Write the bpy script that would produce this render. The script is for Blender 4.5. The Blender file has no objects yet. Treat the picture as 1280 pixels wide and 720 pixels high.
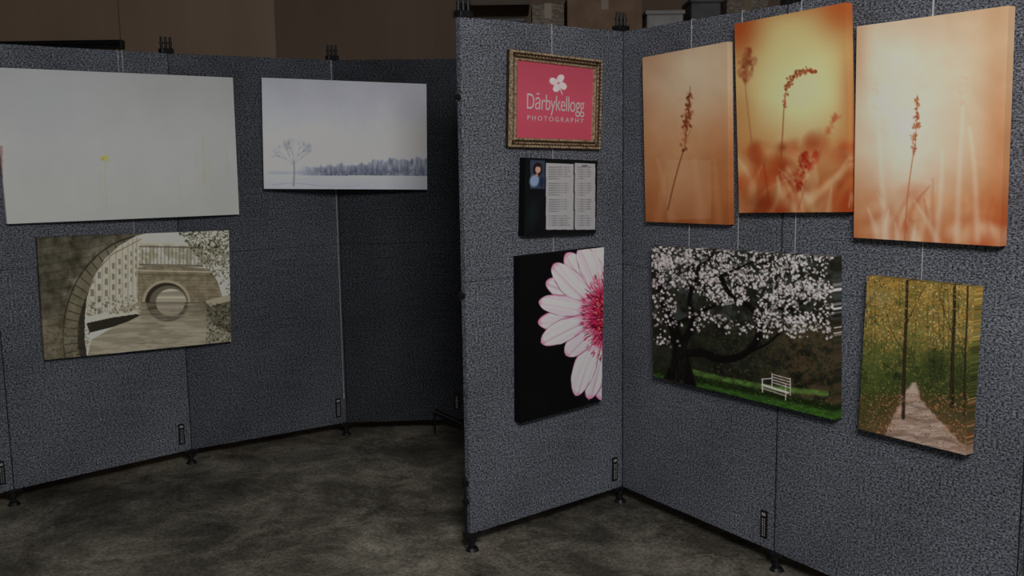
import bpy, bmesh, math, random
import numpy as np
from mathutils import Vector, Matrix
random.seed(4); rng=np.random.RandomState(7)
sc=bpy.context.scene
try:
    sc.view_settings.view_transform='Standard'; sc.view_settings.look='None'
except Exception: pass

# ---------------------------------------------------------------- camera
F=1222.0; PITCH=math.radians(8.06); ROLL=0.0139
CAM=Vector((0,0,1.69))
fwd=Vector((0,math.cos(PITCH),-math.sin(PITCH)))
r0=Vector((1,0,0)); u0=r0.cross(fwd)
right=(r0-u0*ROLL).normalized(); up=(u0+r0*ROLL).normalized()
cd=bpy.data.cameras.new('camera'); cam=bpy.data.objects.new('camera',cd); sc.collection.objects.link(cam)
cd.sensor_width=36; cd.lens=F/1280*36; cd.clip_end=60
M=Matrix((right,up,-fwd)).transposed().to_4x4(); M.translation=CAM
cam.matrix_world=M; sc.camera=cam

def ray(px,py): return fwd+right*((px-640)/F)+up*((360-py)/F)
def on_z(px,py,z):
    d=ray(px,py); return CAM+d*((z-CAM.z)/d.z)
def on_y(px,py,y):
    d=ray(px,py); return CAM+d*((y-CAM.y)/d.y)
def on_wall(px,py,A,B):
    t=(B-A); n=Vector((t.y,-t.x,0)).normalized()
    d=ray(px,py); return CAM+d*((A-CAM).dot(n)/d.dot(n))

# ---------------------------------------------------------------- materials
def s2l(c):
    c=np.asarray(c,dtype=float)/255.0
    return np.where(c<=0.04045,c/12.92,((c+0.055)/1.055)**2.4)
def mat(name,rgb=(.5,.5,.5),rough=.6,metal=0,spec=.3):
    m=bpy.data.materials.new(name); m.use_nodes=True
    b=m.node_tree.nodes['Principled BSDF']
    b.inputs['Base Color'].default_value=(*rgb,1); b.inputs['Roughness'].default_value=rough
    b.inputs['Metallic'].default_value=metal
    b.inputs['Specular IOR Level'].default_value=spec
    return m
def noisy(name,stops,scale,detail=4,rough=.8,metal=0,bump=0,spec=.3,mapscale=(1,1,1),nrough=.6):
    m=mat(name,stops[0][1],rough,metal,spec); nt=m.node_tree; b=nt.nodes['Principled BSDF']
    tc=nt.nodes.new('ShaderNodeTexCoord'); mp=nt.nodes.new('ShaderNodeMapping'); mp.inputs['Scale'].default_value=mapscale
    n=nt.nodes.new('ShaderNodeTexNoise'); n.inputs['Scale'].default_value=scale; n.inputs['Detail'].default_value=detail; n.inputs['Roughness'].default_value=nrough
    r=nt.nodes.new('ShaderNodeValToRGB')
    els=r.color_ramp.elements
    while len(els)<len(stops): els.new(.5)
    for e,(p,c) in zip(els,stops): e.position=p; e.color=(*c,1)
    nt.links.new(tc.outputs['Object'],mp.inputs[0]); nt.links.new(mp.outputs[0],n.inputs['Vector'])
    nt.links.new(n.outputs[0],r.inputs[0]); nt.links.new(r.outputs[0],b.inputs['Base Color'])
    if bump:
        bp=nt.nodes.new('ShaderNodeBump'); bp.inputs['Strength'].default_value=bump; bp.inputs['Distance'].default_value=.004
        nt.links.new(n.outputs[0],bp.inputs['Height']); nt.links.new(bp.outputs[0],b.inputs['Normal'])
    return m
def fabric(name,k):
    m=mat(name,(.1,.1,.12),.95,0,.1); nt=m.node_tree; b=nt.nodes['Principled BSDF']; L=nt.links.new
    tc=nt.nodes.new('ShaderNodeTexCoord')
    def nz(sc_,det,ro):
        mp=nt.nodes.new('ShaderNodeMapping'); mp.inputs['Scale'].default_value=sc_
        L(tc.outputs['Object'],mp.inputs[0])
        n=nt.nodes.new('ShaderNodeTexNoise'); n.inputs['Scale'].default_value=1.0; n.inputs['Detail'].default_value=det; n.inputs['Roughness'].default_value=ro
        L(mp.outputs[0],n.inputs['Vector']); return n
    n=nz((105,105,185),3,.9)
    r=nt.nodes.new('ShaderNodeValToRGB'); e=r.color_ramp.elements
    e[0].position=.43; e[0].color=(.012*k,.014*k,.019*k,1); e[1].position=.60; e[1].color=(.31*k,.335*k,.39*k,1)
    L(n.outputs[0],r.inputs[0])
    out=r.outputs[0]
    for nn,lo,hi in ((nz((2.2,2.2,2.2),5,.5),.72,1.25),(nz((6,6,150),3,.7),.55,1.35)):
        mr=nt.nodes.new('ShaderNodeMapRange'); mr.inputs['From Min'].default_value=.2; mr.inputs['From Max'].default_value=.8
        mr.inputs['To Min'].default_value=lo; mr.inputs['To Max'].default_value=hi
        L(nn.outputs[0],mr.inputs[0])
        mx=nt.nodes.new('ShaderNodeMix'); mx.data_type='RGBA'; mx.blend_type='MULTIPLY'; mx.inputs[0].default_value=1
        L(out,mx.inputs[6]); L(mr.outputs[0],mx.inputs[7]); out=mx.outputs[2]
    L(out,b.inputs['Base Color'])
    return m
def concrete():
    m=mat('stained_concrete',(.1,.1,.1),.6,0,.35); nt=m.node_tree; b=nt.nodes['Principled BSDF']; L=nt.links.new
    tc=nt.nodes.new('ShaderNodeTexCoord')
    def N(scale,det,ro,dist=0,off=(0,0,0)):
        mp=nt.nodes.new('ShaderNodeMapping'); mp.inputs['Location'].default_value=off
        L(tc.outputs['Object'],mp.inputs[0])
        n=nt.nodes.new('ShaderNodeTexNoise'); n.inputs['Scale'].default_value=scale; n.inputs['Detail'].default_value=det
        n.inputs['Roughness'].default_value=ro; n.inputs['Distortion'].default_value=dist; L(mp.outputs[0],n.inputs['Vector']); return n
    def ramp(n,stops):
        r=nt.nodes.new('ShaderNodeValToRGB'); e=r.color_ramp.elements
        while len(e)<len(stops): e.new(.5)
        for q,(p,c) in zip(e,stops): q.position=p; q.color=(*c,1)
        L(n.outputs[0],r.inputs[0]); return r
    a=ramp(N(2.6,14,.76,.3),[(.34,(.06,.055,.044)),(.46,(.155,.143,.117)),(.55,(.29,.272,.222)),(.68,(.52,.485,.40))])
    c=ramp(N(.5,2,.5,0,(1.1,4.2,0)),[(.36,(.5,.5,.49)),(.6,(1.1,1.1,1.08))])
    g=ramp(N(60,5,.85),[(.38,(.45,.45,.45)),(.6,(1.28,1.28,1.28))])
    s=ramp(N(5,12,.8,.5,(7,2,0)),[(.55,(1,1,1)),(.66,(.45,.44,.42))])
    out=a.outputs[0]
    for q in (c,g,s):
        mx=nt.nodes.new('ShaderNodeMix'); mx.data_type='RGBA'; mx.blend_type='MULTIPLY'; mx.inputs[0].default_value=1
        L(out,mx.inputs[6]); L(q.outputs[0],mx.inputs[7]); out=mx.outputs[2]
    L(out,b.inputs['Base Color'])
    bp=nt.nodes.new('ShaderNodeBump'); bp.inputs['Strength'].default_value=.15; bp.inputs['Distance'].default_value=.003
    L(a.outputs[0],bp.inputs['Height']); L(bp.outputs[0],b.inputs['Normal'])
    return m
FAB=fabric('gray_fabric',1.0); FABM=fabric('gray_fabric_mid',.66); FABD=fabric('gray_fabric_dark',.32)  # one fabric pattern in three tones, stepped darker for the two rear panels
BLK=noisy('black_plastic',[(.3,(.006,.006,.007)),(.7,(.014,.014,.015))],40,2,.45)
WHT=mat('label_white',(.35,.35,.35)); WIRE=mat('nylon_wire',(.45,.45,.45),.4)
GOLD=noisy('antique_gold',[(.3,(.12,.075,.045)),(.5,(.48,.36,.23)),(.75,(.8,.68,.5))],90,3,.42,.5)
BRZ=noisy('dark_bronze',[(.3,(.02,.012,.008)),(.7,(.12,.07,.04))],70,3,.5,.4)

# ---------------------------------------------------------------- mesh helpers
def obj(name,me,parent=None,loc=(0,0,0)):
    o=bpy.data.objects.new(name,me); sc.collection.objects.link(o); o.location=loc
    if parent: o.parent=parent
    return o
def bm_box(bm,c,d,bev=0,mi=0):
    r=bmesh.ops.create_cube(bm,size=1,matrix=Matrix.Translation(c)@Matrix.Diagonal((*d,1)))
    vs=r['verts']; 
    fs={f for v in vs for f in v.link_faces}
    for f in fs: f.material_index=mi
    if bev:
        es={e for v in vs for e in v.link_edges}
        rr=bmesh.ops.bevel(bm,geom=list(es),offset=bev,segments=2,affect='EDGES',profile=.5)
        for f in rr['faces']: f.material_index=mi
def bm_cyl(bm,a,b,r1,r2=None,mi=0,seg=14):
    a=Vector(a); b=Vector(b); d=b-a
    q=d.to_track_quat('Z','Y').to_matrix().to_4x4()
    r=bmesh.ops.create_cone(bm,cap_ends=True,segments=seg,radius1=r1,radius2=r1 if r2 is None else r2,depth=d.length,matrix=Matrix.Translation((a+b)/2)@q)
    for v in r['verts']:
        for f in v.link_faces: f.material_index=mi
def finish(name,bm,mats,parent=None,loc=(0,0,0),smooth=False):
    me=bpy.data.meshes.new(name); bm.to_mesh(me); bm.free()
    for m in mats: me.materials.append(m)
    if smooth:
        for p in me.polygons: p.use_smooth=True
    return obj(name,me,parent,loc)
def simple_box(name,lo,hi,m,bev=0):
    lo=Vector(lo); hi=Vector(hi); c=(lo+hi)/2
    bm=bmesh.new(); bm_box(bm,(0,0,0),hi-lo,bev); return finish(name,bm,[m],None,c)

# ---------------------------------------------------------------- room
FLOOR=concrete()
WALLM=noisy('brown_plywood',[(.3,(.31,.22,.15)),(.7,(.40,.29,.205))],1.5,5,.8,mapscale=(1,1,.25))
WALLD=noisy('dark_brown_board',[(.3,(.18,.125,.088)),(.7,(.24,.17,.122))],1.5,5,.8,mapscale=(1,1,.25))
CEIL=noisy('ceiling_board',[(.3,(.2,.18,.16)),(.7,(.26,.24,.21))],2,3,.9)
X0,X1,Y0,Y1,H=-5.2,5.2,-3,8.2,3.25
simple_box('floor',(X0-.1,Y0,-.1),(X1+.1,Y1+.1,0),FLOOR)
simple_box('wall_back',(X0,Y1,0),(X1,Y1+.1,H),WALLM)
simple_box('wall_left',(X0-.1,Y0,0),(X0,Y1+.1,H),WALLM)
simple_box('wall_right',(X1,Y0,0),(X1+.1,Y1+.1,H),WALLM)
simple_box('ceiling',(X0-.1,Y0,H),(X1+.1,Y1+.1,H+.1),CEIL)
p=on_y(345,40,Y1)
simple_box('trim_1',(p.x,Y1-.02,0),(X1,Y1,H),WALLD)
p2=on_y(150,40,Y1)
simple_box('trim_2',(p2.x-.004,Y1-.004,0),(p2.x+.004,Y1,H),WALLD)
a=on_y(-30,48,Y1-.1); b=on_y(152,62,Y1-.1)
bm=bmesh.new(); zc=on_y(76,56,Y1-.1).z
bm_box(bm,((a.x+b.x)/2,Y1-.06,zc),(b.x-a.x,.08,.07),.004)
bm_cyl(bm,(a.x,Y1-.13,zc+.01),(b.x,Y1-.13,zc+.01),.018)
for t in (.1,.5,.9): bm_box(bm,(a.x+(b.x-a.x)*t,Y1-.11,zc),(.03,.05,.05),.003)
finish('wall_mounted_rail',bm,[BLK])

# ---------------------------------------------------------------- panels
ZB,ZM,ZT=.08,1.155,2.21
def bt(px,py): 
    v=on_z(px,py,ZB); return Vector((v.x,v.y,0))
P0=bt(588,668); P1=bt(778,608); P2=bt(968,690)
d=ray(1277,640); d.z=0; t=(P2-P1)
s=(P1.y*d.x-P1.x*d.y)/(t.x*d.y-t.y*d.x)
P3=P1+t*s
L1=bt(18,612); L2=bt(240,562); L3=bt(434,528)
L4d=(bt(583,524)-L3).normalized(); L4=L3+L4d*.97
ang=math.atan2((L2-L1).y,(L2-L1).x)+math.radians(9)
L0=L1-Vector((math.cos(ang),math.sin(ang),0))*.95
def panel(A,B,fab,left_foot=False,label=True,right_hw=True,top_left=False):
    L=(B-A).length; an=math.atan2((B-A).y,(B-A).x)
    bm=bmesh.new()
    for z0,z1 in ((ZB,ZM-.0006),(ZM+.0006,ZT)):
        bm_box(bm,(L/2,.016,(z0+z1)/2),(L-.003,.032,z1-z0),.0022)
    o=finish('display_panel',bm,[fab],None,A); o.rotation_euler=(0,0,an)
    def foot(x,nm):
        bm=bmesh.new()
        bm_cyl(bm,(x,.016,.012),(x,.016,ZB+.01),.011)
        bm_cyl(bm,(x,.016,0),(x,.016,.014),.03,.022)
        bm_cyl(bm,(x,.016,.045),(x,.016,.06),.02)
        bm_box(bm,(x,.016,ZB-.008),(.075,.04,.022),.004)
        finish(nm,bm,[BLK],o)
    def crown(x,nm):
        bm=bmesh.new()
        bm_box(bm,(x,.016,ZT+.012),(.066,.05,.026),.004)
        for k in (-.024,0,.024):
            bm_cyl(bm,(x+k,.016,ZT+.02),(x+k,.016,ZT+.085),.008,.006)
            bm_cyl(bm,(x+k,.016,ZT+.05),(x+k,.016,ZT+.056),.011)
        finish(nm,bm,[BLK],o)
    if right_hw: foot(L,'foot_right'); crown(L,'connector_right')
    if left_foot: foot(.02,'foot_left')
    if top_left: crown(.03,'connector_left')
    if label:
        bm=bmesh.new(); x=L-.055; zc=ZB+.10
        bm_box(bm,(x,-.003,zc),(.034,.006,.115),.002,0)
        bm_box(bm,(x,-.0068,zc+.042),(.018,.002,.012),0,1)
        for i in range(7):
            w=random.uniform(.003,.007)
            bm_box(bm,(x-.004,-.0066,zc-.045+i*.011),(w,.0016,.007),0,1)
            bm_box(bm,(x+.006,-.0066,zc-.045+i*.011),(.003,.0016,.008),0,1)
        finish('brand_label',bm,[BLK,WHT],o)
    bm=bmesh.new()
    bm_cyl(bm,(L-.002,-.0005,ZB),(L-.002,-.0005,ZT),.002,seg=6)
    finish('edge_cord',bm,[BLK],o)
    return o
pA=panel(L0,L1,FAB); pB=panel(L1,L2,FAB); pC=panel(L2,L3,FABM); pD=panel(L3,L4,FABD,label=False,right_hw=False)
pc=panel(P0,P1,FAB,left_foot=True,top_left=True); pE=panel(P1,P2,FAB); pF=panel(P2,P3,FAB)
Lq=on_wall(571,506,L3,L4); 
bm=bmesh.new(); lx=(Vector((Lq.x,Lq.y,0))-L3).length
bm_box(bm,(lx,-.003,.2),(.034,.006,.115),.002,0)
for i in range(7): bm_box(bm,(lx,-.0066,.155+i*.011),(random.uniform(.008,.016),.0016,.006),0,1)
finish('brand_label',bm,[BLK,WHT],pD)
bm=bmesh.new()
for z in (.22,.3,1.1,1.9):
    bm_cyl(bm,(-.018,.016,z),(.004,.016,z),.012); bm_cyl(bm,(-.012,.016,z-.02),(-.012,.016,z+.02),.006)
bm_cyl(bm,(-.008,.02,.03),(-.008,.02,.33),.006)
finish('edge_clamps',bm,[BLK],pc)

a=on_z(543,514,.14); b=on_z(600,540,.03)
bm=bmesh.new(); bm_cyl(bm,a,b,.014); bm_cyl(bm,a,a+(b-a)*.06,.019)
bm_cyl(bm,Vector((b.x,b.y,0)),Vector((b.x,b.y,.05)),.02)
bm_cyl(bm,Vector((a.x,a.y,0)),a,.006)
finish('panel_support_bar',bm,[BLK])

# ---------------------------------------------------------------- noise + painter
TAB=rng.rand(16,256,256)
def vn(X,Y,s,seed=0,sy=None):
    sy=sy or s
    if sy==s:
        an=.6+seed*.7; X,Y=X*math.cos(an)-Y*math.sin(an)+5000,X*math.sin(an)+Y*math.cos(an)+5000
    x=X/s+seed*17.3; y=Y/sy+seed*9.1
    xi=np.floor(x).astype(int); yi=np.floor(y).astype(int); fx=x-xi; fy=y-yi
    fx=fx*fx*(3-2*fx); fy=fy*fy*(3-2*fy); T=TAB[seed%16]
    a=T[xi%256,yi%256]; b=T[(xi+1)%256,yi%256]; c=T[xi%256,(yi+1)%256]; d=T[(xi+1)%256,(yi+1)%256]
    return (a*(1-fx)+b*fx)*(1-fy)+(c*(1-fx)+d*fx)*fy
def fbm(X,Y,s,seed=0,o=4,sy=None):
    r=0; w=0
    for i in range(o):
        k=None if sy is None else sy/2**i
        r=r+vn(X,Y,s/2**i,seed+i,k)*.6**i; w+=.6**i
    return r/w
def ss(a,b,x):
    t=np.clip((x-a)/(b-a),0,1); return t*t*(3-2*t)
class Art:
    def __init__(s,X,Y): s.X,s.Y=X,Y; s.c=np.zeros((len(X),3))
    def fill(s,col): s.c[:]=col
    def mix(s,m,col):
        m=np.clip(m,0,1)[:,None]; s.c=s.c*(1-m)+np.array(col,float)*m
    def vgrad(s,stops):
        ys=[a for a,_ in stops]; cs=np.array([c for _,c in stops],float)
        for k in range(3): s.c[:,k]=np.interp(s.Y,ys,cs[:,k])
    def _sub(s,x0,x1,y0,y1):
        return np.nonzero((s.X>x0)&(s.X<x1)&(s.Y>y0)&(s.Y<y1))[0]
    def _put(s,i,m,col):
        m=np.clip(m,0,1)[:,None]; s.c[i]=s.c[i]*(1-m)+np.array(col,float)*m
    def ell(s,cx,cy,rx,ry,col,ang=0,soft=.3,a=1):
        R=max(rx,ry)+1; i=s._sub(cx-R,cx+R,cy-R,cy+R)
        if len(i)==0: return
        x=s.X[i]-cx; y=s.Y[i]-cy; c,n=math.cos(ang),math.sin(ang)
        r=np.sqrt(((x*c+y*n)/rx)**2+((-x*n+y*c)/ry)**2)
        s._put(i,a*np.clip((1-r)/soft,0,1),col)
    def glow(s,cx,cy,rx,ry,col,a=1,ang=0):
        x=s.X-cx; y=s.Y-cy; c,n=math.cos(ang),math.sin(ang)
        s.mix(a*np.exp(-((x*c+y*n)/rx)**2-((-x*n+y*c)/ry)**2),col)
    def line(s,pts,w0,w1,col,soft=.6,a=1):
        n=len(pts)-1; W=max(w0,w1)+1
        xs=[p[0] for p in pts]; ys=[p[1] for p in pts]
        i=s._sub(min(xs)-W,max(xs)+W,min(ys)-W,max(ys)+W)
        if len(i)==0: return
        best=np.zeros(len(i)); X=s.X[i]; Y=s.Y[i]
        for k in range(n):
            (ax,ay),(bx,by)=pts[k],pts[k+1]
            dx,dy=bx-ax,by-ay; l=dx*dx+dy*dy+1e-6
            t=np.clip(((X-ax)*dx+(Y-ay)*dy)/l,0,1)
            dist=np.hypot(X-ax-t*dx,Y-ay-t*dy); w=w0+(w1-w0)*(k+t)/n
            best=np.maximum(best,np.clip((w-dist)/np.maximum(w*soft,.4),0,1))
        if soft>=1: best=best*best*(3-2*best)
        s._put(i,a*best,col)
    def poly(s,pts,col,a=1): s.mix(s.inside(pts)*a,col)
    def inside(s,pts):
        ins=np.zeros(len(s.X),bool); n=len(pts)
        for k in range(n):
            (x1,y1),(x2,y2)=pts[k],pts[(k+1)%n]
            if y1==y2: continue
            c=((y1>s.Y)!=(y2>s.Y))&(s.X<(x2-x1)*(s.Y-y1)/(y2-y1)+x1); ins^=c
        return ins.astype(float)
def spline(pts,n=8):
    out=[]; P=[pts[0]]+list(pts)+[pts[-1]]
    for i in range(1,len(P)-2):
        for k in range(n):
            t=k/n; o=[]
            for d in (0,1):
                a,b,c,e=P[i-1][d],P[i][d],P[i+1][d],P[i+2][d]
                o.append(.5*((2*b)+(c-a)*t+(2*a-5*b+4*c-e)*t*t+(3*b-a-3*c+e)*t**3))
            out.append(tuple(o))
    out.append(pts[-1]); return out

ARTM=bpy.data.materials.new('printed_canvas'); ARTM.use_nodes=True
nt=ARTM.node_tree; b_=nt.nodes['Principled BSDF']; at=nt.nodes.new('ShaderNodeVertexColor'); at.layer_name='Col'
nt.links.new(at.outputs[0],b_.inputs['Base Color']); b_.inputs['Roughness'].default_value=.7; b_.inputs['Specular IOR Level'].default_value=.1

def canvas(name,corners,A,B,off,thick,paint,Lgt,side=None,res=1.2,tint=(1,1,1)):
    t=(B-A).normalized(); n=Vector((t.y,-t.x,0))
    A2=A+n*off; B2=B+n*off
    TL,TR,BR,BL=[on_wall(x,y,A2,B2) for x,y in corners]
    c=(TL+TR+BR+BL)/4
    wpx=math.dist(corners[0],corners[1]); hpx=math.dist(corners[0],corners[3])
    nx=int(wpx*res)+2; ny=int(hpx*res)+2
    u=np.linspace(0,1,nx)[None,:,None]; v=np.linspace(0,1,ny)[:,None,None]
    TLa,TRa,BRa,BLa=[np.array(q) for q in (TL,TR,BR,BL)]
    W=(TLa*(1-u)+TRa*u)*(1-v)+(BLa*(1-u)+BRa*u)*v
    W=W.reshape(-1,3)
    dd=W-np.array(CAM); z=dd@np.array(fwd)
    X=640+F*(dd@np.array(right))/z; Y=360-F*(dd@np.array(up))/z
    art=Art(X,Y); paint(art); col=np.clip(art.c*np.array(tint),0,255)
    alb=np.clip(s2l(col)/Lgt,0.002,.92)
    idx=np.arange(nx*ny).reshape(ny,nx)
    quads=np.stack([idx[:-1,:-1],idx[1:,:-1],idx[1:,1:],idx[:-1,1:]],-1).reshape(-1,4)
    ring=np.concatenate([idx[0,:-1],idx[:-1,-1],idx[-1,:0:-1],idx[:0:-1,0]])
    nb=len(ring); base=nx*ny
    rc=alb[ring] if side is None else np.tile(s2l(side)/Lgt,(nb,1))
    Vs=np.concatenate([W,W[ring],W[ring]-np.array(n)*thick]); Cs=np.concatenate([alb,rc,rc])
    k=np.arange(nb); k2=(k+1)%nb
    sq=np.stack([base+k,base+k2,base+nb+k2,base+nb+k],-1)
    faces=quads.tolist()+sq.tolist()+[list(range(base+nb,base+2*nb))]
    me=bpy.data.meshes.new(name); me.from_pydata((Vs-np.array(c)).tolist(),[],faces); me.update()
    ca=me.color_attributes.new('Col','FLOAT_COLOR','POINT')
    ca.data.foreach_set('color',np.concatenate([Cs,np.ones((len(Cs),1))],1).astype(np.float32).ravel())
    me.materials.append(ARTM)
    return obj(name,me,None,c)

# ---- paintings -----------------------------------------------------
def paint_white(a):
    a.vgrad([(84,(143,145,145)),(180,(156,158,157)),(280,(154,156,153))])
    m=fbm(a.X,a.Y,60,1); a.c+= (m[:,None]-.5)*10
    a.glow(60,130,70,60,(146,150,152),.5)
    for x,y0,y1,w in ((131,195,262,1.2),(125,215,250,.8),(254,172,232,1.3),(262,200,240,.9),(246,190,235,.8),(223,215,250,.7),(283,175,225,.8)):
        a.line(spline([(x,y0),(x+1,(y0+y1)/2),(x+3,y1)]),w,w,(150,150,112),.9,.5)
    a.ell(131,197,6,2.6,(172,160,60),.1,.5,.95); a.ell(128,199,3,2,(150,135,50),.6,.5,.7); a.ell(134,201,3,1.5,(165,150,70),0,.6,.7)
    a.ell(254,182,1.5,9,(162,158,96),0,.8,.6); a.ell(254,222,2,8,(160,152,90),.1,.8,.5); a.ell(297,185,2,10,(165,155,80),0,.8,.6)
    a.mix((a.X<3.5)*(a.Y>182)*.5,(120,70,70))
def paint_snow(a):
    a.vgrad([(97,(138,140,148)),(150,(156,158,165)),(200,(168,170,176)),(218,(158,161,168)),(222,(156,159,167)),(237,(150,153,162))])
    m=fbm(a.X,a.Y,25,3); a.c+=(m[:,None]-.5)*10
    top=214-(np.clip((a.X-372)/160,0,1)*13)-vn(a.X,a.Y*0,5,2,9)*6-vn(a.X,a.Y*0,1.9,3,9)*4
    base=219+(a.X-372)*.006
    dens=ss(362,415,a.X)
    m=ss(-1.5,2.5,a.Y-top)*(a.Y<base)*dens
    a.mix(m*(.25+.6*vn(a.X,a.Y,1.8,5,9)),(74,80,98))
    a.mix(ss(206,216,a.Y)*(a.Y<base)*dens*.6*vn(a.X,a.Y,2.4,6),(48,55,74))
    a.mix(ss(330,340,a.X)*(a.Y>214)*(a.Y<218)*(1-dens)*.35,(120,126,138))
    tr=(112,114,124)
    a.line([(367,232),(368,215),(367,200)],1.7,1.1,tr,.8)
    def br(x,y,an,l,w,dp):
        x2=x+math.cos(an)*l; y2=y+math.sin(an)*l
        a.line([(x,y),(x2,y2)],w,w*.7,tr,.9,.6)
        if dp:
            for k in range(3): br(x2,y2,an+random.uniform(-.7,.7),l*random.uniform(.6,.85),w*.8,dp-1)
    for an in (-2.5,-2.0,-1.6,-1.15,-.7): br(367,206,an,12,.75,3)
    a.line(spline([(340,231),(370,229),(410,233),(450,232)]),1,.6,(122,126,136),.8,.5)
def paint_canal(a):
    # canal seen through a big stone arch: houses left, low bridge at the end, still water
    X,Y=a.X,a.Y
    n1=fbm(X,Y,10,1,5)
    g=74+100*(n1-.5)
    a.c=np.stack([g+6,g+2,g-13],-1)
    cx0,cy0=186,420
    r=np.hypot((X-cx0),(Y-cy0)/1.18); th=np.arctan2(Y-cy0,X-cx0)
    a.mix(ss(112,125,r)*(Y<400)*.35,(44,42,36))
    a.mix(ss(87,90,r)*ss(107,104,r)*.55,(112,105,86))                   # voussoir ring
    a.mix(ss(87,90,r)*ss(107,104,r)*ss(.8,.97,np.cos(th*62))*.6,(34,31,25))
    for rr,al in ((107,.8),(88,.8)): a.mix(ss(1.3,.1,abs(r-rr))*al,(26,24,19))
    cr=((Y+.18*X)%11); a.mix(ss(1.1,.1,np.minimum(cr,11-cr))*(r>109)*.3,(26,24,20))
    cc=((X+8*(np.floor((Y+.18*X)/11)%2))%17); a.mix(ss(.9,.1,np.minimum(cc,17-cc))*(r>109)*.25,(26,24,20))
    a.mix(ss(89,86,r)*.85,(40,37,30))
    a.glow(64,425,22,30,(126,118,98),.45); 
    inner=[(109,447),(106,424),(106,400),(109,374),(117,347),(131,324),(149,307),(170,295),(192,289),(300,280),(300,440)]
    m=a.inside(inner)
    a.mix(m,(182,177,161))
    hs=a.inside([(106,396),(109,370),(119,343),(133,322),(152,305),(170,296),(176,298),(178,368),(150,388)])
    a.mix(hs,(168,162,145)); a.mix(hs*ss(.4,.7,fbm(X,Y,8,6,3))*.4,(190,184,168))
    for k,x0 in enumerate((113,122,131,140,148,156,163,169,174)):
        wd=max(1.0,4.6-k*.42); top=346-(x0-112)*.62
        a.mix(hs*ss(.9,.1,abs(X-x0+3))*.5,(104,98,84))
        for f in range(4):
            y0=top+f*(16-k*.9); y1=y0+9-k*.5
            a.mix(hs*ss(-.4,.4,X-x0)*ss(-.4,.4,x0+wd-X)*ss(-.5,.5,Y-y0)*ss(-.5,.5,y1-Y)*.6,(78,74,64))
    a.line([(110,350),(140,318),(176,299)],1.3,.8,(92,87,74),.6,.7)
    # foliage + railings above the bridge
    fo=m*(X>176)*ss(300,310,Y)*ss(334,330,Y)
    a.mix(fo*ss(.35,.6,fbm(X,Y,6,10,3))*.6,(112,108,88))
    a.mix((X>176)*(X<254)*(Y>308)*(Y<331)*ss(.3,.8,np.sin(X*1.35))*.5,(84,80,68))
    for y,w in ((308,.9),(331,1.3)): a.mix(ss(w+.6,w-.4,abs(Y-y-(X-176)*.02))*(X>174)*(X<254)*.7,(74,70,60))
    w=a.inside([(150,384),(178,377),(262,376),(292,400),(292,440),(150,440),(109,447),(114,425),(140,410)])
    a.mix(w,(126,120,102)); a.mix(w*ss(.35,.65,fbm(X,Y,30,9,3,4))*.55,(164,157,138))
    # brick bridge, one low segmental arch
    b=a.inside([(172,334),(200,331),(262,336),(272,352),(280,378),(172,378)])
    a.mix(b,(108,99,80)); a.mix(b*ss(.35,.7,fbm(X,Y,5,12,3))*.55,(142,132,110)); a.mix(b*ss(.8,.1,np.minimum((Y-X*.01)%4,4-(Y-X*.01)%4))*.25,(60,55,44))
    a.mix(b*ss(1.5,.4,abs(Y-338-(X-172)*.02))*.65,(180,172,152)); a.mix(b*ss(1.1,.3,abs(Y-343-(X-172)*.02))*.5,(60,56,46))
    def arch(cx,cy,rx,ry,c,al,dn=False,mod=1):
        q=((X-cx)/rx)**2+((Y-cy)/ry)**2
        a.mix(ss(1.05,.96,q)*((Y>cy) if dn else (Y<=cy))*al*mod,c)
    st=.5+.5*ss(.35,.6,fbm(X,Y,26,14,3,2.4))
    a.mix(w*(Y>378)*ss(412,384,Y)*(X>176)*(X<276)*.6*st,(86,79,64))     # reflected bridge
    arch(208,378,30,28,(158,148,126),.75); arch(208,378,26.5,24.5,(46,42,34),1)
    arch(211,378,24,21,(92,86,72),1); arch(214,378,19,17,(172,166,148),1)
    a.mix(a.inside([(196,366),(233,363),(233,378),(196,378)])*ss(372,368,Y)*(((X-214)/19)**2+((Y-378)/17)**2<1)*.7,(112,106,90))
    a.mix((((X-214)/19)**2+((Y-378)/17)**2<1)*(Y>373)*(Y<=378)*.6,(134,127,109))
    arch(209,378,26,24,(60,55,45),.75,True,st); arch(213,378,18,17,(160,153,135),.8,True,st)
    a.mix(ss(1.2,.2,abs(Y-378.5))*(X>176)*(X<268)*.55,(56,52,43))
    for _ in range(120):
        x=random.uniform(150,286); y=random.uniform(386,436); gg=random.choice([70,84,150,172]); a.ell(x,y,random.uniform(4,12),random.uniform(.5,1.0),(gg,gg-5,gg-18),-.04,.8,.45*w.max())
    # quay right
    a.mix(a.inside([(254,376),(292,368),(292,420),(266,403)]),(84,79,64))
    a.mix(a.inside([(256,376),(292,367),(292,375),(262,383)])*.9,(156,148,127))
    # towpath wall + narrowboat left
    a.poly([(108,404),(140,396),(168,392),(176,394),(160,402),(140,409),(112,416)],(40,37,30)); a.poly([(110,397),(140,390),(170,388),(174,392),(140,397),(112,403)],(178,172,154))
    for _ in range(170):
        x=random.uniform(108,176); y=random.uniform(370,396-(x-108)*.1); gg=random.choice([50,70,100,130,160,195]); a.ell(x,y,random.uniform(.8,2.6),random.uniform(.8,2.2),(gg,gg-2,gg-18),random.random()*3,.6,.65)
    for _ in range(1500):
        x=random.uniform(210,290); y=random.gauss(302,32)
        if y> 290+ (x-222)*1.25 or y<284: continue
        gg=random.choice([24,34,48,64,84,110]); a.ell(x,y,random.uniform(.8,2.1),random.uniform(.8,1.9),(gg+3,gg+5,gg-9),random.random()*3,.7,.75)
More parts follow.
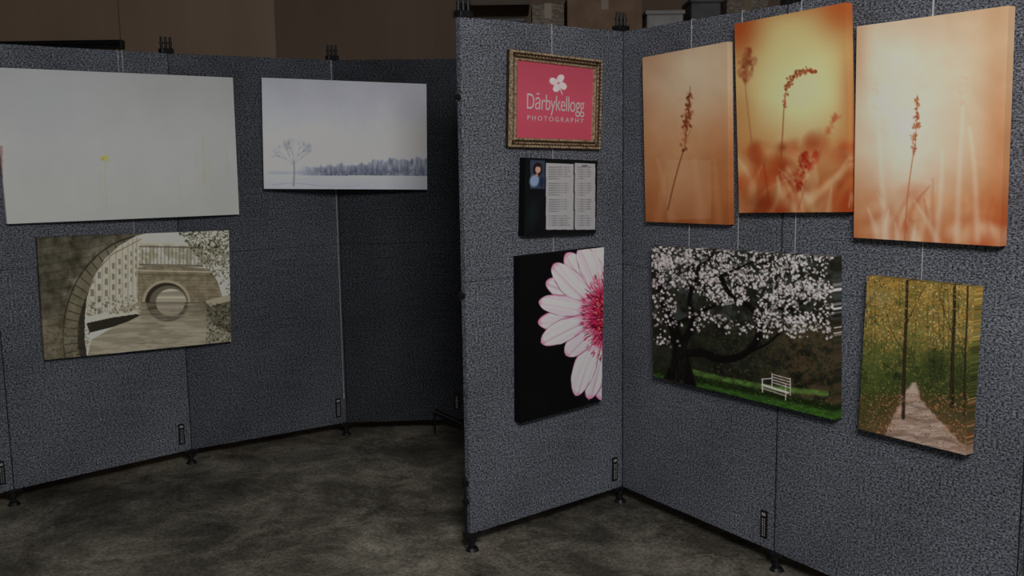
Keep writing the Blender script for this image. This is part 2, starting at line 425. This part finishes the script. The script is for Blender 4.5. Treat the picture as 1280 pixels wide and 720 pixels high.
    for _ in range(340):
        x=random.uniform(258,290); y=random.uniform(380,432); gg=random.choice([26,46,66,95,120]); a.ell(x,y,2.0,1.5,(gg+4,gg+4,gg-9),random.random()*3,.7,.65)
    for _ in range(240):
        x=random.uniform(56,112); y=random.uniform(405,449); gg=random.choice([34,54,74,104]); a.ell(x,y,random.uniform(1,3),random.uniform(.8,1.6),(gg,gg,gg-12),-.4,.7,.45)
def paint_sign(a):
    a.vgrad([(75,(168,70,88)),(130,(184,78,98)),(180,(176,70,90))])
    for an in (.55,1.9,3.5,5.1):
        cx=698+math.cos(an)*6.3; cy=104+math.sin(an)*6
        a.ell(cx,cy,6.2,4.8,(205,196,198),an,.25)
        a.ell(cx+math.cos(an+.5)*2.6,cy+math.sin(an+.5)*2.6,3.6,3.4,(208,200,202),an,.3)
    a.line([(699,108),(703,118)],1.0,.8,(200,190,192),.6)
    a.ell(698,104,1.6,1.6,(190,90,110),0,.4)
def paint_bio(a):
    a.fill((13,15,18)); a.mix(ss(.4,.8,fbm(a.X,a.Y,30,2))*.4,(24,28,32))
    a.ell(666,268,10,26,(22,36,34),.2,.9,.7)
    a.poly([(663,200),(681,201),(681,236),(663,236)],(48,58,74))
    a.ell(672,212,6.8,9.5,(28,20,20),0,.3); a.ell(672.5,212,3.8,5.2,(176,140,128),.1,.25); a.ell(673,206,5,3,(34,24,24),.2,.3)
    a.ell(668,226,7,9,(120,140,170),.3,.35); a.ell(677,228,4,8,(30,40,60),0,.4); a.ell(671,219,2,3,(150,115,104),0,.4)
    for x0,x1 in ((682.5,717),(718.5,744)):
        a.poly([(x0,204),(x1,205),(x1,287),(x0,287)],(152,153,157))
        y=209; k=0
        while y<283:
            k+=1
            if k%7!=0:
                xe=x1-3-random.random()*6 if k%7!=6 else x0+(x1-x0)*.5
                mm=ss(1.1,.3,abs(a.Y-y))*(a.X>x0+3)*(a.X<xe)
                a.mix(mm*(.25+.3*(vn(a.X,a.Y,1.6,3,50)>.4)),(84,84,86))
            y+=2.9
    a.ell(731,207.5,5,1.6,(90,90,95),0,.4)
def paint_daisy(a):
    a.fill((9,9,11)); a.mix(ss(.5,.9,fbm(a.X,a.Y,40,3))*.25,(18,22,20))
    cx,cy=758,392
    pet=[((752,500),14),((720,494),14),((736,498),13),((708,444),14),((677,428),14),((673,403),14),((674,377),13),((683,352),14),((692,331),15),((708,317),15),((726,308),14),((746,300),15)]
    order=[0,2,1,11,9,7,10,8,5,3,6,4]
    for k in order:
        (tx,ty),w=pet[k]; an=math.atan2(ty-cy,tx-cx); L=math.hypot(tx-cx,ty-cy)
        x=a.X-cx; y=a.Y-cy; s_=(x*math.cos(an)+y*math.sin(an))/L; q=(-x*math.sin(an)+y*math.cos(an))
        q=q-3*math.sin(k*2.1)*np.sin(np.clip(s_,0,1)*3.1)
        wid=w*np.sqrt(np.clip(1-((s_-.62)/.385)**2,0,1)); wid=np.where(s_<.62,w*(.4+.6*np.clip(s_/.62,0,1)**1.2),wid)
        wid=wid+1.2*(vn(q,s_*40,5,k+3,4)-.5)
        e=wid-np.abs(q); ok=(s_>0)&(s_<1.02)
        a.mix(ok*ss(-1.2,0,e)*.6,(50,18,34))
        a.mix(ok*ss(-.4,.8,e),(206,138,170))
        inner=ok*ss(-.4,1.8+1.2*math.sin(k*3),e+2.0*(vn(q,s_*40,4,k)-.5))
        a.mix(inner,(226,214,218))
        a.mix(ok*ss(.45,.75,vn(q*0+np.sign(q)*3,s_*30,3,k+5,7))*ss(2.8,.4,e)*ss(-.2,.4,e)*.6,(200,74,130))
        a.mix(inner*(ss(.4,.75,vn(q,s_*30,2.6,k+2,16))*.45),(176,160,172))
        a.mix(inner*ss(2.2,.2,abs(q+2.4))*.35,(150,130,148))
        a.mix(ok*ss(0,1,e)*ss(.5,.2,s_)*.75,(206,80,128))
        a.mix(inner*ss(.93,1.0,s_)*.6,(210,100,145))
    a.ell(760,396,27,46,(150,22,62),0,.3)
    for _ in range(460):
        th=random.uniform(math.pi*.5,math.pi*1.5); r=random.uniform(.25,1.15)
        x=760+math.cos(th)*29*r; y=396+math.sin(th)*49*r; l=random.uniform(2.5,6)
        c=random.choice([(196,34,80),(216,70,112),(110,8,40),(226,120,146),(80,6,26),(200,46,66)])
        a.line([(x,y),(x+math.cos(th)*l,y+math.sin(th)*l)],.9,.5,c,.6,.85)
    for _ in range(60):
        a.ell(758-abs(random.gauss(0,7)),394+random.gauss(0,14),1.6,1.8,random.choice([(130,20,40),(210,110,90),(60,8,20)]),0,.5)
def seedhead(a,pts,w,cols,n,sz=2.2,al=.85):
    S=spline(pts,12)
    for _ in range(n):
        t=random.random(); k=int(t*(len(S)-1)); x,y=S[k]; ww=w*(math.sin(math.pi*min(1,max(.08,t*.9+.06)))**.5)
        a.ell(x+random.gauss(0,ww*.45),y+random.gauss(0,ww*.35),sz*random.uniform(.6,1.1),sz*random.uniform(.9,1.6),random.choice(cols),random.uniform(-.7,.7),.7,al)
def blades(a,n,x0,x1,y,l0,l1,cols,w0,w1,al,spread=.35):
    for _ in range(n):
        x=random.uniform(x0,x1); l=random.uniform(l0,l1); an=-math.pi/2+random.gauss(0,spread); c=random.choice(cols); k=random.uniform(-.25,.25)
        yy=y+random.uniform(-15,12)
        a.line(spline([(x,yy),(x+math.cos(an)*l*.5,yy+math.sin(an)*l*.5),(x+math.cos(an+k)*l,yy+math.sin(an+k)*l)],5),random.uniform(w0,w1),2,c,1,al*random.uniform(.5,1))
def paint_w1(a):
    a.vgrad([(52,(200,156,124)),(110,(214,174,140)),(170,(208,148,106)),(230,(186,110,64)),(281,(160,82,42))])
    a.glow(870,90,44,50,(224,194,164),.75); a.glow(800,170,20,90,(182,116,74),.4)
    a.glow(905,190,20,60,(186,104,60),.45); a.glow(815,60,22,30,(186,136,100),.6); a.glow(850,215,32,44,(210,154,112),.5)
    n=fbm(a.X,a.Y,30,4,3); a.c+=(n[:,None]-.5)*np.array([18,22,20])
    for x0,x1,w in ((820,835,12),(880,868,14),(900,893,10),(845,822,10)):
        a.line([(x0,292),(x1,200)],w,w*.4,(222,172,130),1,.2)
    a.poly([(836,200),(889,200),(889,273),(834,275)],(224,178,146),.2)
    a.line(spline([(835,262),(841,235),(849,205),(855,185),(858,160)]),1.5,1.2,(120,54,28),.8,.75)
    a.line(spline([(858,160),(861,130),(863,108)]),1.1,.7,(146,70,36),.7,.75)
    seedhead(a,[(855,186),(857,160),(860,140),(862,116)],6.5,[(116,50,26),(146,70,38),(184,104,60),(92,36,18),(206,140,96)],100,2.2,.8)
    for y in (135,150,165): a.line([(858,y+10),(866,y-8)],.8,.4,(150,70,34),.8,.6)
def paint_w2(a):
    a.vgrad([(3,(190,118,66)),(70,(222,180,114)),(120,(224,190,130)),(180,(204,132,76)),(266,(166,74,34))])
    a.glow(1000,105,54,72,(230,224,172),.95); a.glow(985,55,36,44,(222,198,136),.65)
    a.glow(922,30,26,46,(170,62,24),.85); a.glow(1052,10,26,30,(190,84,38),.8); a.glow(1063,120,14,70,(200,108,58),.65)
    a.glow(925,140,18,40,(200,134,76),.7); a.glow(985,6,40,12,(194,108,54),.6)
    for _ in range(90):
        x=random.uniform(920,1064); y=random.uniform(178,266); s=random.uniform(8,20)
        a.ell(x,y,s,s*random.uniform(.5,1.3),random.choice([(178,60,26),(208,100,50),(228,160,108),(232,196,146),(150,44,18),(192,80,36)]),random.random()*3,1,.5)
    blades(a,20,925,1062,262,30,80,[(232,190,144),(222,140,88),(166,52,22),(236,210,168),(208,100,52)],7,14,.42,.6)
    blades(a,4,925,1062,262,30,70,[(232,206,166),(150,44,18)],2,4,.35,.5)
    a.glow(950,254,22,14,(118,38,16),.55); a.glow(1040,200,20,16,(214,140,94),.4)
    a.line(spline([(948,235),(940,180),(934,130),(931,100)]),2.6,1.6,(170,92,52),1,.45)
    a.line(spline([(975,215),(978,170),(980,135),(982,118)]),1.4,1.1,(156,72,34),.8,.75)
    a.line(spline([(1010,230),(1022,190),(1034,165),(1042,150)]),2.4,1.4,(206,120,70),1,.5)
    seedhead(a,[(981,132),(984,108),(994,94),(1008,88),(1020,90)],5.5,[(150,56,30),(184,90,52),(124,40,20),(208,124,78)],130,1.9,.75)
    seedhead(a,[(930,102),(933,82),(938,62)],10,[(128,50,28),(154,72,42),(190,118,76)],90,3.6,.4)
    seedhead(a,[(998,236),(1003,210),(1009,188)],7,[(176,48,30),(202,78,46),(140,30,18)],90,3,.5)
    seedhead(a,[(1012,210),(1022,190)],6,[(190,56,34),(206,88,58)],36,3,.45)
    seedhead(a,[(1036,166),(1046,142)],6,[(206,110,64),(190,90,50)],26,3.4,.35)
def paint_w3(a):
    a.vgrad([(7,(212,164,128)),(90,(226,190,158)),(190,(220,170,134)),(250,(206,130,84)),(308,(182,88,46))])
    a.glow(1135,150,64,110,(236,222,208),.95); a.glow(1105,90,42,68,(232,212,192),.6); a.glow(1185,120,40,90,(230,202,176),.55)
    a.glow(1250,180,22,120,(206,126,80),.7); a.glow(1255,285,26,46,(184,80,40),.8); a.glow(1072,60,12,60,(210,154,116),.6)
    n=fbm(a.X,a.Y,30,6,3); a.c+=(n[:,None]-.5)*np.array([12,18,20])
    for _ in range(60):
        x=random.uniform(1068,1250); y=random.uniform(240,308); s=random.uniform(10,24)
        a.ell(x,y,s*.7,s,random.choice([(192,88,48),(214,130,84),(236,204,176),(226,168,126)]),random.random()*3,1,.4)
    blades(a,15,1070,1248,312,30,80,[(238,214,194),(226,166,124),(190,86,46),(180,72,36),(236,200,172)],7,14,.38,.2)
    for pts,w in (([(1196,300),(1200,200),(1206,95)],6),([(1108,300),(1102,220),(1096,120)],7),([(1222,300),(1218,210),(1212,160)],6),([(1170,300),(1176,240),(1178,190)],6)):
        a.line(spline(pts),w+2,w*.6,(240,224,208),1,.32)
    seedhead(a,[(1204,130),(1207,95)],6,[(236,200,172),(224,176,142)],26,4,.3); seedhead(a,[(1096,140),(1095,105)],6,[(240,218,200),(228,186,156)],26,4,.3)
    a.line(spline([(1131,300),(1134,250),(1139,210),(1143,185)]),1.4,1.0,(190,106,64),.8,.8)
    a.line([(1144,190),(1147,118)],.9,.6,(190,104,64),.8,.7)
    seedhead(a,[(1142,192),(1144,165),(1146,142),(1147,120)],4.8,[(176,94,58),(200,124,84),(152,72,40),(188,104,66)],90,1.9,.7)
def paint_tree(a):
    n=fbm(a.X,a.Y,12,2,5)
    yb=468+(a.X-817)*.21
    g=27+50*(n-.35); a.c=np.stack([g*1.0,g*1.05,g*.82],-1)
    a.mix((a.Y<400)*ss(.45,.68,fbm(a.X,a.Y,14,7))*.5,(84,92,96))
    a.mix(ss(930,1000,a.X)*ss(385,425,a.Y)*(a.Y<yb)*.75*ss(.3,.6,fbm(a.X,a.Y,7,8)),(84,68,48))
    for _ in range(1500):
        x=random.uniform(815,1043); y=random.uniform(400,480+(x-817)*.12)
        if y>468+(x-817)*.17: continue
        c=random.choice([(22,32,14),(46,58,26),(76,64,38),(14,18,10),(38,50,20),(94,76,50),(60,70,36)] if x>890 else [(16,22,11),(30,40,18),(44,52,28),(52,56,34)])
        a.ell(x,y,random.uniform(.8,2.2),random.uniform(.8,2.4),c,random.random()*3,.7,.65)
    a.mix(ss(-12,-6,a.Y-yb),(28,38,16))
    gr=ss(-4,2,a.Y-yb)*ss(18,11,a.Y-yb); a.mix(gr*(.4+.6*vn(a.X,a.Y,6,3,2)),(62,108,38))
    yc=461+(a.X-850)*.165+5*np.sin((a.X-850)/60)
    a.mix(ss(5,1.5,abs(a.Y-yc))*(a.X>862)*(a.X<1036)*(.4+.6*vn(a.X,a.Y,5,6,3)),(96,140,60))
    a.mix(ss(13,18,a.Y-yb+(vn(a.X,a.Y,10,5,6)*6))*.8,(18,32,11))
    for _ in range(700):
        x=random.uniform(820,1043); y=462+(x-817)*.2+random.uniform(-5,26)
        a.ell(x,y,random.uniform(1,2.2),random.uniform(.5,1.1),random.choice([(78,128,48),(38,68,24),(108,146,72),(22,36,14),(56,84,34)]),.2,.7,.55)
    def blossom(x,y,s):
        b=random.choice([252,246,238,228,210,190,165,140]); 
        a.ell(x,y,s*random.uniform(.8,1.4),s*random.uniform(.7,1.1),(b,b*.95,b*.95),random.random()*3,.55,.93)
    def cluster(lst,lo,hi):
        for cx,cy in lst:
            for _ in range(random.randint(lo,hi)): 
                blossom(random.gauss(cx,7.5),random.gauss(cy,4.6),random.uniform(.9,2.7))
    cluster([(random.uniform(816,1042),random.uniform(306,372)) for _ in range(76)],10,20)
    tk=(14,12,11)
    a.line(spline([(838,480),(846,460),(849,435),(842,410),(832,385),(822,350)]),13,4,tk,.3)
    a.line(spline([(862,482),(856,458),(851,438)]),10,8,tk,.3)
    a.line(spline([(850,443),(876,441),(900,449),(926,445),(944,428),(949,402),(938,384),(915,371),(900,345)]),6.5,3,tk,.3)
    a.line(spline([(851,432),(866,404),(862,374),(874,335)]),6,2.2,tk,.3); a.line(spline([(945,398),(968,384),(988,388),(1015,368)]),3.5,1.3,tk,.3)
    a.line(spline([(846,405),(880,388),(915,371)]),3.5,2,tk,.3); a.line(spline([(930,442),(958,430),(984,408)]),2.6,1.1,tk,.3)
    a.line(spline([(900,345),(930,332),(960,318)]),2.2,1,tk,.4); a.line(spline([(874,335),(890,320),(900,308)]),2,1,tk,.4)
    for _ in range(90):
        t=random.random(); x=846+random.gauss(0,6)+ (10*(1-t)); y=425+55*t; a.line([(x,y),(x+random.uniform(-1,1),y+7)],.8,.5,random.choice([(52,46,40),(34,32,26),(8,7,7)]),.8,.6)
    cluster([(random.uniform(950,1040),random.uniform(350,418)) for _ in range(44)],11,20)
    cluster([(random.uniform(816,840),random.uniform(345,428)) for _ in range(13)],8,14)
    cluster([(random.uniform(870,935),random.uniform(308,412)) for _ in range(28)],8,15)
    cluster([(random.uniform(816,1040),random.uniform(308,350)) for _ in range(26)],8,14)
    for _ in range(260):
        a.ell(random.uniform(815,1043),random.uniform(308,418),random.uniform(.8,1.8),random.uniform(1,2.4),random.choice([(20,18,14),(44,52,28),(58,44,34)]),random.random()*3,.5,.75)
    for _ in range(40):
        x=random.uniform(818,1035); y=random.uniform(312,395); a.line([(x,y),(x+random.uniform(-22,22),y+random.uniform(8,24))],.8,.5,(20,16,14),.6,.75)
    w=(216,208,200)
    a.line([(953,481),(985,491)],1.7,1.7,w,.4); a.line([(952,485),(983,495)],1.1,1.1,(150,142,132),.4)
    for k in range(4): a.line([(966,468+k*3.4),(988,474+k*3.6)],.8,.8,w,.6,.9)
    for x,y0,y1 in ((965,467,484),(988,473,494),(953,474,490),(982,480,500)): a.line([(x,y0),(x,y1)],.8,.8,w,.6)
    a.line([(952,474),(964,473)],.8,.8,w,.6)
def paint_path(a):
    a.vgrad([(345,(144,116,58)),(420,(122,110,60)),(470,(62,74,36)),(500,(60,62,34)),(569,(112,88,66))])
    for _ in range(150):
        x=random.uniform(1072,1222); y=random.uniform(343,480); s=random.uniform(5,13)
        c=random.choice([(190,150,76),(150,108,50),(206,178,108),(100,106,52),(66,74,36),(214,192,130),(50,54,28)] if y<425 else [(60,76,36),(98,108,52),(140,124,62),(34,44,22),(26,34,18)])
        a.ell(x,y,s,s*.6,c,random.random()*3,1,.55)
    for _ in range(12):
        x=random.uniform(1080,1218); a.line(spline([(x,343),(x+random.uniform(-4,4),400),(x+random.uniform(-3,3),random.uniform(450,500))]),random.uniform(.6,1.2),random.uniform(.8,1.6),(52,44,32),.9,.5)
    # the lane: enters from the back, bends and widens towards the viewer
    tY=np.clip((a.Y-478)/92,0,1.1)
    cxp=1143-7*np.sin(np.clip(tY,0,1)*5.2)*(1-tY)+tY*7; hw=2.2+64*tY**1.25
    edge=(hw-np.abs(a.X-cxp))+4*(vn(a.X,a.Y,5,4)-.5)*(.4+tY)*1.6
    pm=ss(-2.5,2.5,edge)*(a.Y>478)
    a.mix(ss(-14,0,edge)*(a.Y>482)*.55,(104,76,50))
    a.mix(pm,(176,152,138)); a.mix(pm*ss(.35,.65,fbm(a.X,a.Y,20,3,3,4))*.6,(134,108,92)); a.mix(pm*ss(.5,.7,fbm(a.X,a.Y,9,8,3,1.6))*.6,(206,188,176))
    a.mix(pm*ss(502,484,a.Y)*.5,(206,190,170))
    for yy,al in ((508,.5),(524,.4),(546,.35)): a.mix(pm*ss(3.5,.5,abs(a.Y-yy-(a.X-1143)*.12-2*np.sin(a.X/7)))*al,(96,78,66))
    for _ in range(4600):
        x=random.uniform(1072,1222); y=random.uniform(343,494)
        if y>476 and abs(x-1141)<5+(y-478)*.45: continue
        gr=(fbm(np.array([x]),np.array([y]),22,5,2)[0]-.5)*1.5
        if y<430+gr*60: c=random.choice([(206,160,76),(178,122,52),(222,190,106),(126,112,48),(64,68,30),(36,38,20),(110,120,58),(188,136,60),(228,208,150)])
        else: c=random.choice([(42,56,26),(78,96,40),(26,32,16),(128,118,56),(58,76,34),(108,118,58),(162,140,76)])
        a.ell(x,y,random.uniform(.6,1.9),random.uniform(.6,1.5),c,random.random()*3,.7,.7)
    a.glow(1100,372,12,10,(146,142,104),.4); a.glow(1088,470,14,34,(92,108,46),.35)
    a.glow(1168,455,13,20,(26,36,18),.55); a.glow(1200,470,12,26,(36,44,20),.4)
    for x0,x1,w,y1 in ((1134,1129,3.0,522),(1193,1190,3.2,508),(1210,1205,1.8,524)):
        a.line(spline([(x0,343),((x0+x1)/2+1.5,390),((x0+x1)/2-1,450),(x1,y1)]),w*.75,w,(34,27,20),.5,.9)
        a.line(spline([(x0-w*.4,343),((x0+x1)/2+1-w*.4,430),(x1-w*.4,y1)]),.7,.8,(98,82,60),.8,.4)
    a.line(spline([(1133,405),(1146,378),(1160,350)]),1.1,.5,(38,30,20),.6,.7); a.line(spline([(1192,420),(1180,390),(1172,350)]),1.1,.5,(38,30,20),.6,.7); a.line(spline([(1131,440),(1115,415),(1108,390)]),.9,.5,(38,30,20),.6,.6)
    for _ in range(500):
        x=random.uniform(1076,1220); y=random.uniform(343,440); a.ell(x,y,random.uniform(.7,2),random.uniform(.6,1.5),random.choice([(206,160,76),(222,190,106),(110,120,58),(178,122,52)]),random.random()*3,.7,.6)
    for _ in range(2400):
        x=random.uniform(1072,1212); y=random.uniform(492,568); t=(y-478)/92
        if abs(x-(1143+t*7))<(2+64*t**1.25)*random.uniform(.75,1.05) and random.random()<.9: continue
        c=random.choice([(160,98,60),(186,126,80),(104,70,44),(66,58,32),(204,152,112),(120,86,54),(76,80,40)])
        a.ell(x,y,random.uniform(.7,1.8),random.uniform(.6,1.2),c,random.random()*3,.6,.75)
    a.glow(1078,520,8,26,(60,66,30),.5)

LC,LR=.62,.74
def lerp(a,b,t): return a+(b-a)*t
canvas('white_meadow_canvas_print',[(-10,84),(291,97),(299,268),(9,280)],lerp(L1,L2,.02),lerp(L2,L3,.36),.045,.03,paint_white,.41)
canvas('canal_bridge_canvas_print',[(46,297),(286,288),(289,427),(56,450)],lerp(L1,L2,.15),lerp(L2,L3,.3),.045,.03,paint_canal,.42,res=1.6)
canvas('snow_landscape_canvas_print',[(327,97),(533,105),(534,237),(330,236)],lerp(L2,L3,.42),lerp(L3,L4,.62),.05,.03,paint_snow,.39,res=1.4)
canvas('artist_bio_board',[(657,197),(747,201),(745,291),(655,295)],P0,P1,.045,.038,paint_bio,LC,side=(10,10,12),res=2)
canvas('daisy_canvas_print',[(650,321),(755,309),(752,501),(651,529)],P0,P1,.05,.043,paint_daisy,LC,side=(10,10,12),res=1.8)
TN=(.955,1.02,1.02)
canvas('wheat_canvas_print',[(803,72),(909,52),(911,281),(807,277)],P1,P2,.04,.03,paint_w1,LR,tint=TN)
canvas('wheat_canvas_print',[(918,30),(1057,3),(1063,265),(924,266)],P1,P2,.045,.035,paint_w2,LR,tint=TN)
canvas('wheat_canvas_print',[(1071,33),(1261,7),(1250,308),(1067,297)],P2,P3,.045,.035,paint_w3,LR,tint=TN)
canvas('blossom_tree_canvas_print',[(814,307),(1043,321),(1043,525),(817,470)],P1,P2,.05,.04,paint_tree,.70,res=1.6)
canvas('autumn_path_canvas_print',[(1084,345),(1220,359),(1207,569),(1073,536)],P2,P3,.05,.04,paint_path,.72,res=1.7)

# framed sign
tdir=(P1-P0).normalized(); nrm=Vector((tdir.y,-tdir.x,0))
FA,FB=P0+nrm*.035,P1+nrm*.035
TL,TR,BR,BL=[on_wall(x,y,FA,FB) for x,y in ((639,61),(754,75),(751,187),(637,184))]
cen=(TL+TR+BR+BL)/4
ux=((TR-TL)+(BR-BL)).normalized(); uz=ux.cross(nrm); uz=uz if uz.z>0 else -uz
def corner(k,ins,h):
    P=(TL,TR,BR,BL)[k]; sx=(1,-1,-1,1)[k]; sz=(-1,-1,1,1)[k]
    return P+ux*(ins*sx)+uz*(ins*sz)+nrm*(h-.028)-cen
prof=[(0,0,1),(0,.018,0),(.004,.027,0),(.010,.028,1),(.014,.020,1),(.024,.014,1),(.030,.017,0),(.033,.022,0),(.038,.020,0),(.043,.008,0),(.043,.0,1)]
bm=bmesh.new(); rings=[[bm.verts.new(corner(k,i_,h_)) for k in range(4)] for i_,h_,_ in prof]
for a_ in range(len(rings)-1):
    for k in range(4):
        f=bm.faces.new((rings[a_][k],rings[a_][(k+1)%4],rings[a_+1][(k+1)%4],rings[a_+1][k])); f.material_index=prof[a_][2]
bm.faces.new(rings[0])
def beads(ins,h,r,step):
    for k in range(4):
        a_=corner(k,ins,h); b2=corner((k+1)%4,ins,h); n=int((b2-a_).length/step)
        for i in range(n):
            bmesh.ops.create_icosphere(bm,subdivisions=1,radius=r,matrix=Matrix.Translation(a_+(b2-a_)*(i/n)))
beads(.006,.026,.0066,.0145); beads(.036,.021,.0045,.0095)
for k in range(4):
    a_=corner(k,.020,.018); b2=corner((k+1)%4,.020,.018); n=int((b2-a_).length/.018); dv=(b2-a_).normalized()
    for i in range(1,n):
        c_=a_+(b2-a_)*(i/n); q=(dv*.9+(corner(k,.03,0)-corner(k,0,0)).normalized()*.5).normalized()
        bm_cyl(bm,c_-q*.008,c_+q*.008,.0045,.001,0,6)
bmesh.ops.recalc_face_normals(bm,faces=bm.faces)
frame=finish('framed_studio_sign',bm,[GOLD,BRZ],None,cen)
so=canvas('sign_face',[(647,73),(745,84),(743,176),(646,175)],P0,P1,.017,.004,paint_sign,.70,res=1.8)
so.parent=frame; so.matrix_parent_inverse=Matrix.Translation(cen).inverted()
TXT=mat('sign_lettering',(.66,.61,.62),.6)
def text(s,px,py,w,h,name,sp=1,off=0):
    c=on_wall(px,py,P0+nrm*.0185,P1+nrm*.0185)
    cu=bpy.data.curves.new(name,'FONT'); cu.body=s; cu.align_x='CENTER'; cu.align_y='CENTER'; cu.size=1; cu.space_character=sp; cu.extrude=.003; cu.offset=off
    cu.materials.append(TXT)
    o=bpy.data.objects.new(name,cu); sc.collection.objects.link(o)
    bpy.context.view_layer.update()
    d=o.dimensions; sx=w/d.x; sy=h/d.y
    R=Matrix((ux,uz,nrm)).transposed().to_4x4(); R.translation=c
    mw=R@Matrix.Diagonal((sx,sy,.15,1))
    o.parent=frame; o.matrix_parent_inverse=Matrix.Translation(cen).inverted(); o.matrix_basis=mw
wl=(on_wall(731,131,FA,FB)-on_wall(659,131,FA,FB)).length
text('Dārbykellogg',695,130,wl,.088,'lettering_name',.95,-.006)
text('PHOTOGRAPHY',695,149.5,wl*.98,.020,'lettering_caption',1.5,0)

# ---------------------------------------------------------------- hanging wires (parts of the panels)
def wire(px,A,B,ylow,par):
    t=(B-A).normalized(); n=Vector((t.y,-t.x,0)); o_=.004
    lo=on_wall(px,ylow,A+n*o_,B+n*o_); x=(Vector((lo.x,lo.y,0))-A).dot(t)
    bm=bmesh.new()
    bm_cyl(bm,(x,-o_,lo.z),(x,-o_,ZT+.002),.0018,seg=6); bm_cyl(bm,(x,-o_,ZT+.002),(x,.03,ZT+.002),.0018,seg=6)
    bm_box(bm,(x,-o_,ZT-.03),(.006,.004,.012)); bm_cyl(bm,(x,-o_,lo.z),(x,-o_,lo.z+.03),.0035,seg=8)
    finish('hanging_wire',bm,[WIRE],par)
wire(150,L1,L2,110,pB); wire(169,L1,L2,310,pB); wire(430,L2,L3,498,pC)
wire(692,P0,P1,330,pc); wire(861,P1,P2,330,pE); wire(922,P1,P2,325,pE); wire(993,P1,P2,335,pE); wire(1151,P2,P3,362,pF); wire(1165,P2,P3,30,pF)

# ---------------------------------------------------------------- storage behind
CARD=noisy('cardboard',[(.3,(.18,.115,.075)),(.7,(.27,.175,.115))],6,4,.85)
CARD2=noisy('faded_cardboard',[(.46,(.19,.15,.12)),(.5,(.34,.29,.25)),(.54,(.18,.145,.11))],9,4,.85,mapscale=(1,1,2.5))
TAPE=mat('packing_tape',(.22,.17,.11),.4); BIN=noisy('gray_plastic_bin',[(.3,(.26,.25,.245)),(.7,(.35,.34,.33))],8,2,.5)
BIN2=noisy('dark_plastic_bin',[(.3,(.07,.07,.075)),(.7,(.11,.11,.115))],8,2,.5); SHELF=noisy('shelf_timber',[(.3,(.12,.095,.075)),(.7,(.19,.155,.125))],5,4,.8,mapscale=(.2,1,1))
YS=7.0; zs=2.30
xl=on_y(572,30,YS).x; xr=on_y(1010,30,YS).x
bm=bmesh.new()
for z in (zs-.02,1.5,.7): bm_box(bm,((xl+xr)/2,YS+.3,z),(xr-xl,.6,.04),.004)
for x in (xl+.03,(xl+xr)/2,xr-.03):
    for y in (YS+.03,YS+.57): bm_box(bm,(x,y,(zs-.04)/2),(.05,.05,zs-.04),.004)
finish('storage_shelf',bm,[SHELF])
def crate(name,pxl,pxr,pyt,depth,m,kind,dy=.04):
    a=on_y(pxl,pyt,YS+dy); b=on_y(pxr,pyt,YS+dy); w=b.x-a.x-.01; h=a.z-zs
    bm=bmesh.new()
    if kind=='card':
        bm_box(bm,(0,0,h/2),(w,depth,h),.006,0)
        bm_box(bm,(0,0,h+.001),(.05,depth+.004,.004),0,1); bm_box(bm,(0,-depth/2-.001,h-.05),(.05,.003,.1),0,1)
        bm_box(bm,(-w*.25,0,h+.003),(w*.48,depth*.98,.004),0,0); bm_box(bm,(w*.25,0,h+.003),(w*.48,depth*.98,.004),0,0)
    else:
        bm_box(bm,(0,0,(h-.03)/2),(w*.92,depth*.92,h-.03),.012,0); bm_box(bm,(0,0,h-.018),(w,depth,.03),.008,0)
        for k in (-.3,0,.3): bm_box(bm,(w*k,-depth*.46,h*.4),(.015,.012,h*.6),.003,0)
    finish(name,bm,[m,TAPE],None,((a.x+b.x)/2,YS+dy+depth/2,zs))
crate('storage_bin',600,658,22,.3,BIN2,'bin')
crate('cardboard_box',664,706,5,.3,CARD2,'card')
crate('cardboard_box',708,804,-6,.4,CARD,'card')
crate('storage_bin',806,858,12,.35,BIN,'bin')
crate('storage_bin',862,905,-3,.35,BIN2,'bin')
crate('cardboard_box',908,962,-1,.3,CARD2,'card')
a=on_y(575,3,7.6); b=on_y(662,5,7.6)
simple_box('trim_3',(a.x,7.55,a.z-.03),(b.x,8.18,a.z+.04),SHELF,.004)

# ---------------------------------------------------------------- lighting
w=bpy.data.worlds.new('world'); sc.world=w; w.use_nodes=True
bg=w.node_tree.nodes['Background']; bg.inputs[0].default_value=(.84,.9,1,1); bg.inputs[1].default_value=.25
def area(name,loc,tgt,sx,sy,P,col):
    l=bpy.data.lights.new(name,'AREA'); l.shape='RECTANGLE'; l.size=sx; l.size_y=sy; l.energy=P; l.color=col
    o=bpy.data.objects.new(name,l); sc.collection.objects.link(o); o.location=loc
    o.rotation_euler=(Vector(tgt)-Vector(loc)).to_track_quat('-Z','Y').to_euler()
area('garage_ceiling_lamp',(.45,-.1,2.95),(-.1,4.3,1.2),1.1,.7,96,(1,.98,.965))
